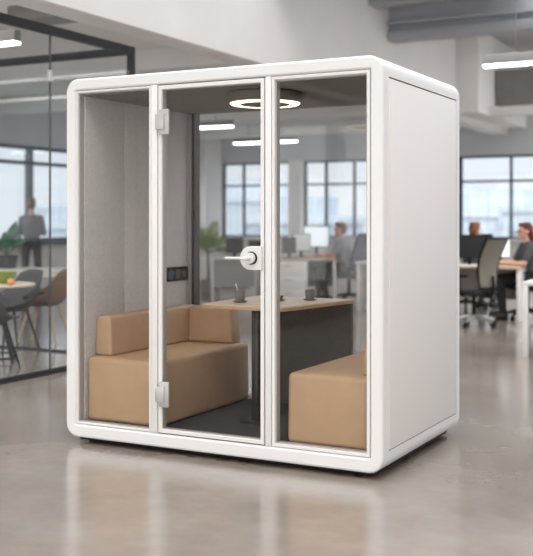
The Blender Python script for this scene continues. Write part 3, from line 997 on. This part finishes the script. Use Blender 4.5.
# --- glass office, left
tc_ = spot(-12, 9.95)
tt = empty('meeting_table', (tc_.x, tc_.y, 0), R(40), 'round pale table with splayed black legs inside the glass office', 'table')
MB().lathe([(0, 0.715), (0.43, 0.715), (0.452, 0.728), (0.452, 0.740), (0.448, 0.745), (0, 0.745)], n=48).build('table_top', M['wood_top'], tt)
lm = []
for k in range(4):
    a = R(45 + 90 * k)
    MB().tube([(0.10 * math.cos(a), 0.10 * math.sin(a), 0.716), (0.34 * math.cos(a), 0.34 * math.sin(a), 0.0)], [0.022, 0.018], 10).build('leg', M['black_metal'], tt)
m = MB()
for k in range(4):
    a, b = R(45 + 90 * k), R(135 + 90 * k)
    m.cone((0.328 * math.cos(a), 0.328 * math.sin(a), 0.035), (0.328 * math.cos(b), 0.328 * math.sin(b), 0.035), 0.010, n=8)
m.build('stretcher', M['black_metal'], tt)
gb = tc_ + Vector((0.12, 0.10, 0.745))
bw = empty('green_bowl', gb, 0, 'lime green bowl standing on the round pale table', 'bowl')
MB().lathe([(0, 0), (0.05, 0), (0.06, 0.008), (0.105, 0.075), (0.118, 0.115), (0.112, 0.115), (0.098, 0.075), (0.05, 0.014), (0, 0.012)], n=28).build('bowl_body', M['green_bowl'], bw)
og = spot(11, 9.72)
o = MB().ball((0, 0, 0.034), (0.036, 0.036, 0.034), 18).lathe([(0, 0.0665), (0.005, 0.0675), (0.004, 0.071), (0, 0.0715)], n=8).build('orange', M['orange'])
o.location = (og.x, og.y, 0.745)
tag(o, 'small orange fruit on the round pale table beside the green bowl', 'fruit')
p = spot(-14, 9.3)
shell_chair('slate grey bucket chair cut by the left picture edge', (p.x, p.y, 0), R(27.9 + 170), M['grey_shell'], M['black_metal'])
p = spot(10, 10.75)
shell_chair('slate grey bucket chair between the round table and brown chair', (p.x, p.y, 0), R(-18), M['grey_shell'], M['black_metal'])
p = spot(44, 11.45)
shell_chair('brown bucket chair with pale wooden legs in the glass office', (p.x, p.y, 0), R(-70), M['brown'], M['wood_leg'])

# long white table beyond the office, plant on it
p = spot(32, 13.3)
desk('long_table', 'long white table beyond the glass office with a leafy plant', p, 2.6, 0.7, M['white_lam'], R(20), panels=False)
p = spot(7, 13.3)
rp = empty('leafy_plant', (p.x, p.y, 0.741), 0, 'dark green broad-leaved plant in black pot on the long white table', 'plant')
MB().hexa([(-0.085, -0.085, 0), (0.085, -0.085, 0), (0.085, 0.085, 0), (-0.085, 0.085, 0),
           (-0.105, -0.105, 0.165), (0.105, -0.105, 0.165), (0.105, 0.105, 0.165), (-0.105, 0.105, 0.165)], 0.01).build('pot', M['pot_black'], rp)
MB().box(-0.092, 0.092, -0.092, 0.092, 0.155, 0.17).build('soil', M['soil'], rp, smooth=False)
for k, (az, tl, ln) in enumerate(((28, 14, 0.40), (208, 22, 0.34), (80, 12, 0.34), (-60, 30, 0.28), (215, 48, 0.30), (250, 40, 0.24), (35, 42, 0.30), (300, 20, 0.28))):
    a = R(az)
    tilt = R(tl)
    dirv = Vector((math.cos(a) * math.sin(tilt), math.sin(a) * math.sin(tilt), math.cos(tilt)))
    wd = Vector((-math.sin(a), math.cos(a), 0)) if k % 2 else Vector((cs, sn, 0))
    b0 = Vector((0, 0, 0.165)) + dirv * 0.10

    def lf(u, v, b0=b0, dirv=dirv, wd=wd, ln=ln):
        wv = 0.066 * math.sin(PI * min(1, v * 0.97 + 0.03)) ** 0.8 * (1.15 - 0.4 * v)
        return b0 + dirv * ln * v + wd * (u - 0.5) * 2 * wv + Vector((0, 0, -0.10 * v * v * math.sin(tilt))) + dirv.cross(wd) * -0.03 * abs(u - 0.5)
    lm = MB().grid(lf, 6, 10)
    lm.tube([(0, 0, 0.16), b0, b0 + dirv * 0.05], 0.006, 6)
    lm.build('leaf', M['green_leaf'], rp, angle=80)


# ================================================================== PEOPLE
def hand(m, wrist, d, side, curl, r=1.0):
    """palm, four bent fingers of unequal length and a thumb leaving the side; d = hand direction, side = towards the thumb, curl = palm direction"""
    d, side, curl = d.normalized(), side.normalized(), curl.normalized()
    rot = Matrix((side, d, curl)).transposed().to_4x4()
    m.ball(wrist + d * 0.05, (0.042, 0.052, 0.017), 14, rot)
    m.capsule(wrist - d * 0.01, wrist + d * 0.03, 0.025, 0.026)
    for k, ln in enumerate((0.070, 0.078, 0.073, 0.058)):
        b = wrist + d * 0.085 + side * (0.030 - 0.020 * k)
        k1 = b + d * ln * 0.5 + curl * 0.008 + side * (0.006 - 0.004 * k)
        k2 = k1 + d * ln * 0.34 + curl * 0.026
        m.capsule(wrist + d * 0.06 + side * (0.026 - 0.017 * k), b, 0.011, 0.010, 8)
        m.capsule(b, k1, 0.0098, 0.009, 8)
        m.capsule(k1, k2, 0.009, 0.0078, 8)
    t0 = wrist + d * 0.025 + side * 0.026
    t1 = t0 + d * 0.03 + side * 0.028 + curl * 0.008
    t2 = t1 + d * 0.036 + side * 0.006 + curl * 0.012
    m.capsule(t0, t1, 0.013, 0.011, 8)
    m.capsule(t1, t2, 0.011, 0.009, 8)


def person(label, loc, rz, J, mats, long_hair=False, sleeve='long', head_turn=0.0):
    """J: joints in local space, person faces local -Y; L/R are +x/-x sides"""
    root = empty('person', loc, rz, label, 'person')
    V = {k: Vector(v) for k, v in J.items()}
    hd = V['head']
    HT = Matrix.Rotation(head_turn, 4, 'Z')

    def hp(x, y, z):
        return hd + HT.to_3x3() @ Vector((x, y, z))
    up = (V['neck'] - V['pelvis']).normalized()
    b = MB()
    # head and face
    b.ball(hp(0, 0.01, 0.02), (0.076, 0.094, 0.098), 20, HT)
    b.ball(hp(0, -0.018, -0.05), (0.056, 0.066, 0.066), 18, HT)
    b.capsule(hp(0, -0.086, 0.012), hp(0, -0.104, -0.022), 0.010, 0.014, 10)
    b.ball(hp(0, -0.078, -0.088), (0.022, 0.018, 0.016), 12, HT)
    for s_ in (-1, 1):
        b.ball(hp(s_ * 0.077, 0.012, -0.008), (0.010, 0.020, 0.032), 12, HT)
        b.ball(hp(s_ * 0.034, -0.074, 0.026), (0.022, 0.014, 0.009), 10, HT)
    b.capsule(V['neck'] - up * 0.03, hp(0, 0.012, -0.06), 0.054, 0.050)
    # trunk
    ch = V['chest']
    b.capsule(V['pelvis'], ch, 0.105, 0.11)
    b.capsule(ch, V['neck'] - up * 0.06, 0.11, 0.06)
    for s_ in ('L', 'R'):
        b.capsule(V['neck'] - up * 0.055, V['sh' + s_], 0.055, 0.052)
        b.capsule(V['sh' + s_], V['el' + s_], 0.048, 0.038)
        b.capsule(V['el' + s_], V['wr' + s_], 0.037, 0.026)
        b.capsule(V['pelvis'], V['hip' + s_], 0.095, 0.09)
        b.capsule(V['hip' + s_], V['kn' + s_], 0.078, 0.054)
        b.capsule(V['kn' + s_], V['an' + s_], 0.053, 0.036)
        b.capsule(V['an' + s_] + Vector((0, 0.02, -0.02)), V['toe' + s_], 0.04, 0.03)
        d = V['wr' + s_] - V['el' + s_]
        sx = -1 if s_ == 'L' else 1
        if abs(d.normalized().z) > 0.75:          # hanging arm: palm faces the thigh, thumb forward
            hand(b, V['wr' + s_], d, Vector((0, -1, 0.0)) - d.normalized() * Vector((0, -1, 0)).dot(d.normalized()), Vector((sx, 0, 0)))
        else:                                      # forearm forward: palm down, thumbs inward
            dn = d.normalized()
            dn = Vector((dn.x, dn.y, dn.z * 0.15)).normalized()
            hand(b, V['wr' + s_], dn, dn.cross(Vector((0, 0, 1))) * (1 if dn.cross(Vector((0, 0, 1))).x * sx > 0 else -1), Vector((0, 0, -1)))
    body = b.build('body', M['skin'], root, remesh=0.0085)
    # shirt
    g = 0.012
    s = MB()
    rot = Matrix.Identity(4)
    s.ball(V['pelvis'].lerp(ch, 0.1), (0.165, 0.12, 0.13), 18)
    s.ball(V['pelvis'].lerp(ch, 0.55), (0.175, 0.118, 0.20), 18)
    s.ball(ch + Vector((0, 0, 0.0)), (0.185, 0.125, 0.19), 18)
    s.capsule(ch, V['neck'] - up * 0.065, 0.115, 0.066)
    for q in ('L', 'R'):
        s.capsule(V['neck'] - up * 0.06, V['sh' + q], 0.060, 0.068)
        s.capsule(ch, V['sh' + q] - up * 0.05, 0.11, 0.062)
        if sleeve == 'long':
            s.capsule(V['sh' + q], V['el' + q], 0.066, 0.052)
            s.capsule(V['el' + q], V['el' + q].lerp(V['wr' + q], 0.92), 0.051, 0.037)
        else:
            s.capsule(V['sh' + q], V['sh' + q].lerp(V['el' + q], 0.72), 0.068, 0.058)
    s.build('shirt', mats['shirt'], root, remesh=0.011)
    t = MB()
    t.ball(V['pelvis'] + Vector((0, 0.0, -0.01)), (0.165, 0.125, 0.125), 18)
    for q in ('L', 'R'):
        t.capsule(V['pelvis'], V['hip' + q], 0.11, 0.102)
        t.capsule(V['hip' + q], V['kn' + q], 0.096, 0.068)
        t.capsule(V['kn' + q], V['an' + q].lerp(V['kn' + q], 0.04), 0.067, 0.052)
    t.build('trousers', mats['trousers'], root, remesh=0.011)
    for q in ('L', 'R'):
        toe, an = V['toe' + q], V['an' + q]
        z0 = toe.z - 0.035
        sh = MB()
        sh.capsule(Vector((an.x, an.y + 0.025, z0 + 0.042)), Vector((toe.x, toe.y, z0 + 0.036)), 0.042, 0.036, 12)
        sh.capsule(Vector((an.x, an.y + 0.02, z0 + 0.074)), Vector((toe.x, toe.y + 0.005, z0 + 0.042)), 0.050, 0.041, 12)
        sh.capsule(Vector((an.x, an.y + 0.015, z0 + 0.05)), Vector((an.x, an.y + 0.01, z0 + 0.095)), 0.050, 0.050, 12)
        sh.build('shoe', mats['shoe'], root, remesh=0.010)
    h = MB()
    h.ball(hp(0, 0.024, 0.042), (0.084, 0.093, 0.088), 20, HT)
    h.ball(hp(0, 0.055, 0.0), (0.074, 0.062, 0.082), 18, HT)
    h.ball(hp(0, -0.045, 0.092), (0.062, 0.046, 0.030), 16, HT)
    for k in range(9):
        a = R(-80 + 20 * k)
        h.capsule(hp(0.060 * math.sin(a), 0.05 - 0.05 * math.cos(a) * 0.4, 0.108), hp(0.070 * math.sin(a), -0.02 + 0.03 * abs(math.sin(a)), 0.112), 0.018, 0.014, 8)
    if long_hair:
        for x in (-0.055, -0.028, 0.0, 0.028, 0.055):
            h.capsule(hp(x, 0.075, 0.0), hp(x * 1.15, 0.095, -0.15), 0.036, 0.026, 10)
            h.capsule(hp(x * 1.15, 0.095, -0.15), hp(x, 0.092, -0.22), 0.027, 0.012, 10)
    h.build('hair', mats['hair'], root, remesh=0.009)
    for s_ in (-1, 1):
        MB().ball(hp(s_ * 0.034, -0.083, 0.012), (0.013, 0.008, 0.007), 12, HT).build('eye', M['eye'], root)
    MB().ball(hp(0, -0.083, -0.056), (0.024, 0.008, 0.006), 12, HT).build('mouth', M['lip'], root)
    return root


SIT = dict(pelvis=(0, 0.06, 0.58), chest=(0, 0.03, 0.88), neck=(0, 0.0, 1.085), head=(0, -0.03, 1.215),
           shL=(0.185, 0.01, 1.015), shR=(-0.185, 0.01, 1.015), elL=(0.235, -0.10, 0.775), elR=(-0.235, -0.12, 0.775),
           wrL=(0.14, -0.35, 0.785), wrR=(-0.14, -0.38, 0.785), hipL=(0.095, 0.03, 0.565), hipR=(-0.095, 0.03, 0.565),
           knL=(0.13, -0.40, 0.55), knR=(-0.13, -0.38, 0.55), anL=(0.13, -0.36, 0.10), anR=(-0.13, -0.30, 0.10),
           toeL=(0.14, -0.53, 0.035), toeR=(-0.14, -0.47, 0.035))
STAND = dict(pelvis=(0, 0, 0.97), chest=(0, 0.01, 1.27), neck=(0, 0.0, 1.50), head=(0, -0.015, 1.655),
             shL=(0.175, 0.01, 1.395), shR=(-0.175, 0.01, 1.395), elL=(0.265, 0.03, 1.14), elR=(-0.265, 0.02, 1.14),
             wrL=(0.24, -0.19, 1.10), wrR=(-0.255, -0.05, 0.885), hipL=(0.095, 0, 0.93), hipR=(-0.095, 0, 0.93),
             knL=(0.12, -0.02, 0.51), knR=(-0.12, -0.02, 0.51), anL=(0.13, 0.02, 0.09), anR=(-0.13, 0.02, 0.09),
             toeL=(0.155, -0.15, 0.035), toeR=(-0.155, -0.15, 0.035))
for k in ('L', 'R'):   # seen from behind: his right arm is bent in front of him
    pass
STAND2 = dict(STAND)
STAND2['elR'], STAND2['wrR'] = (-0.235, 0.03, 1.13), (-0.19, -0.19, 1.11)
STAND2['elL'], STAND2['wrL'] = (0.235, 0.02, 1.13), (0.245, -0.04, 0.875)

p = spot(31.5, 19.0)
person('person in grey sweater and black trousers standing with back turned by the window', (p.x, p.y, 0), R(207.9), STAND2,
       dict(shirt=M['shirt_grey'], trousers=M['trouser'], shoe=M['shoe'], hair=M['hair_blond']))
p = spot(342, 17.0)
person('person in light grey shirt sitting at the desk behind the pod, facing left', (p.x, p.y, 0), R(-78), SIT,
       dict(shirt=M['shirt_light'], trousers=M['trouser_brown'], shoe=M['shoe'], hair=M['hair_brown']), sleeve='short')
p = spot(527, 14.05)
person('auburn-haired person in charcoal top sitting at the right picture edge', (p.x, p.y, 0), R(-62.1), SIT,
       dict(shirt=M['shirt_dark'], trousers=M['trouser'], shoe=M['shoe'], hair=M['hair_red']), long_hair=True, sleeve='short')
p = spot(474, 15.6)
person('person with chestnut hair half hidden behind the black monitor', (p.x, p.y, 0), R(160), SIT,
       dict(shirt=M['shirt_dark'], trousers=M['trouser'], shoe=M['shoe'], hair=M['hair_light']))

# ================================================================== OUTSIDE
structure(MB().box(-400, 400, -300, 500, -30.5, -30).build('ground_outside', M['land'], smooth=False))
specs = [(-178, 150, 24, 33), (-140, 190, 30, 35), (-118, 150, 18, 31), (-92, 170, 22, 36), (-66, 140, 16, 32), (-48, 185, 26, 34), (-26, 150, 18, 31),
         (-8, 190, 22, 36), (14, 165, 18, 32), (34, 150, 20, 30), (-210, 90, 26, 35), (-200, 40, 24, 32), (-190, 120, 20, 36), (-36, 120, 12, 33), (-80, 120, 14, 30)]
for i, (x, y, w, h) in enumerate(specs):
    b = empty('city_tower', (x, y, -30), R(random.uniform(-12, 12)), 'pale hazy city tower beyond the windows', 'building', 'hazy skyline towers')
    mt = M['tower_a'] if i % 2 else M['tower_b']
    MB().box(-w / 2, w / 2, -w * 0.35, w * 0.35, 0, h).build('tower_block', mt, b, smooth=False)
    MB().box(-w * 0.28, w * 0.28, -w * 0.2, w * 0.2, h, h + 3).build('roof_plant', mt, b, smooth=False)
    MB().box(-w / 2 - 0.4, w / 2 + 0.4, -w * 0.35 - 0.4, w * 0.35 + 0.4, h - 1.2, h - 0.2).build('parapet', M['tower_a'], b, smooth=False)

# ================================================================== WORLD
wd = bpy.data.worlds.new('overcast_sky')
S.world = wd
wd.use_nodes = True
nt = wd.node_tree
bg = nt.nodes['Background']
tc = nt.nodes.new('ShaderNodeTexCoord')
sp = nt.nodes.new('ShaderNodeSeparateXYZ')
nt.links.new(tc.outputs['Generated'], sp.inputs[0])
# colour: a little bluer overhead
cr = nt.nodes.new('ShaderNodeValToRGB')
cr.color_ramp.elements[0].position = 0.45; cr.color_ramp.elements[0].color = (0.90, 0.945, 1.0, 1)
cr.color_ramp.elements[1].position = 0.75; cr.color_ramp.elements[1].color = (0.84, 0.92, 1.0, 1)
mz = nt.nodes.new('ShaderNodeMath'); mz.operation = 'MULTIPLY_ADD'; mz.inputs[1].default_value = 0.5; mz.inputs[2].default_value = 0.5
nt.links.new(sp.outputs['Z'], mz.inputs[0])
nt.links.new(mz.outputs[0], cr.inputs['Fac'])
# the overcast is brighter towards the sun's side (behind the camera and to its right)
dt = nt.nodes.new('ShaderNodeVectorMath'); dt.operation = 'DOT_PRODUCT'
dt.inputs[1].default_value = Vector((0.25, -0.95, 0.15)).normalized()
nt.links.new(tc.outputs['Generated'], dt.inputs[0])
mr = nt.nodes.new('ShaderNodeMapRange')
mr.inputs[1].default_value = -0.25; mr.inputs[2].default_value = 0.7
mr.inputs[3].default_value = 1.0; mr.inputs[4].default_value = 1.9
nt.links.new(dt.outputs['Value'], mr.inputs[0])
sunny = nt.nodes.new('ShaderNodeMix'); sunny.data_type = 'RGBA'
sunny.inputs[7].default_value = (1.0, 0.975, 0.95, 1)
mr2 = nt.nodes.new('ShaderNodeMapRange')
mr2.inputs[1].default_value = -0.1; mr2.inputs[2].default_value = 0.6
nt.links.new(dt.outputs['Value'], mr2.inputs[0])
nt.links.new(mr2.outputs[0], sunny.inputs[0])
nt.links.new(cr.outputs['Color'], sunny.inputs[6])
nt.links.new(sunny.outputs[2], bg.inputs['Color'])
# and towards the zenith
mzz = nt.nodes.new('ShaderNodeMapRange')
mzz.inputs[1].default_value = 0.3; mzz.inputs[2].default_value = 0.9
mzz.inputs[3].default_value = 0.0; mzz.inputs[4].default_value = 4.5
nt.links.new(sp.outputs['Z'], mzz.inputs[0])
ad = nt.nodes.new('ShaderNodeMath'); ad.operation = 'ADD'
nt.links.new(mr.outputs[0], ad.inputs[0]); nt.links.new(mzz.outputs[0], ad.inputs[1])
nt.links.new(ad.outputs[0], bg.inputs['Strength'])

# ================================================================== CAMERA
cam = bpy.data.cameras.new('camera')
co = bpy.data.objects.new('camera', cam)
COL.objects.link(co)
co.location = (CX, CY, CZ)
co.rotation_euler = (R(90), 0, TH)
cam.sensor_fit = 'HORIZONTAL'
cam.sensor_width = 36
cam.lens = F * 36 / 533
cam.shift_y = -(278 - HOR) / 533
cam.clip_end = 1000
cam.dof.use_dof = True
cam.dof.focus_distance = 5.75
cam.dof.aperture_fstop = 2.1
S.camera = co

S.view_settings.view_transform = 'Standard'
S.view_settings.look = 'None'
S.view_settings.gamma = 1
S.view_settings.exposure = 0.08
S.view_settings.use_curve_mapping = False
S.cycles.transparent_max_bounces = 32
S.cycles.max_bounces = 10
S.cycles.diffuse_bounces = 5
S.cycles.glossy_bounces = 4
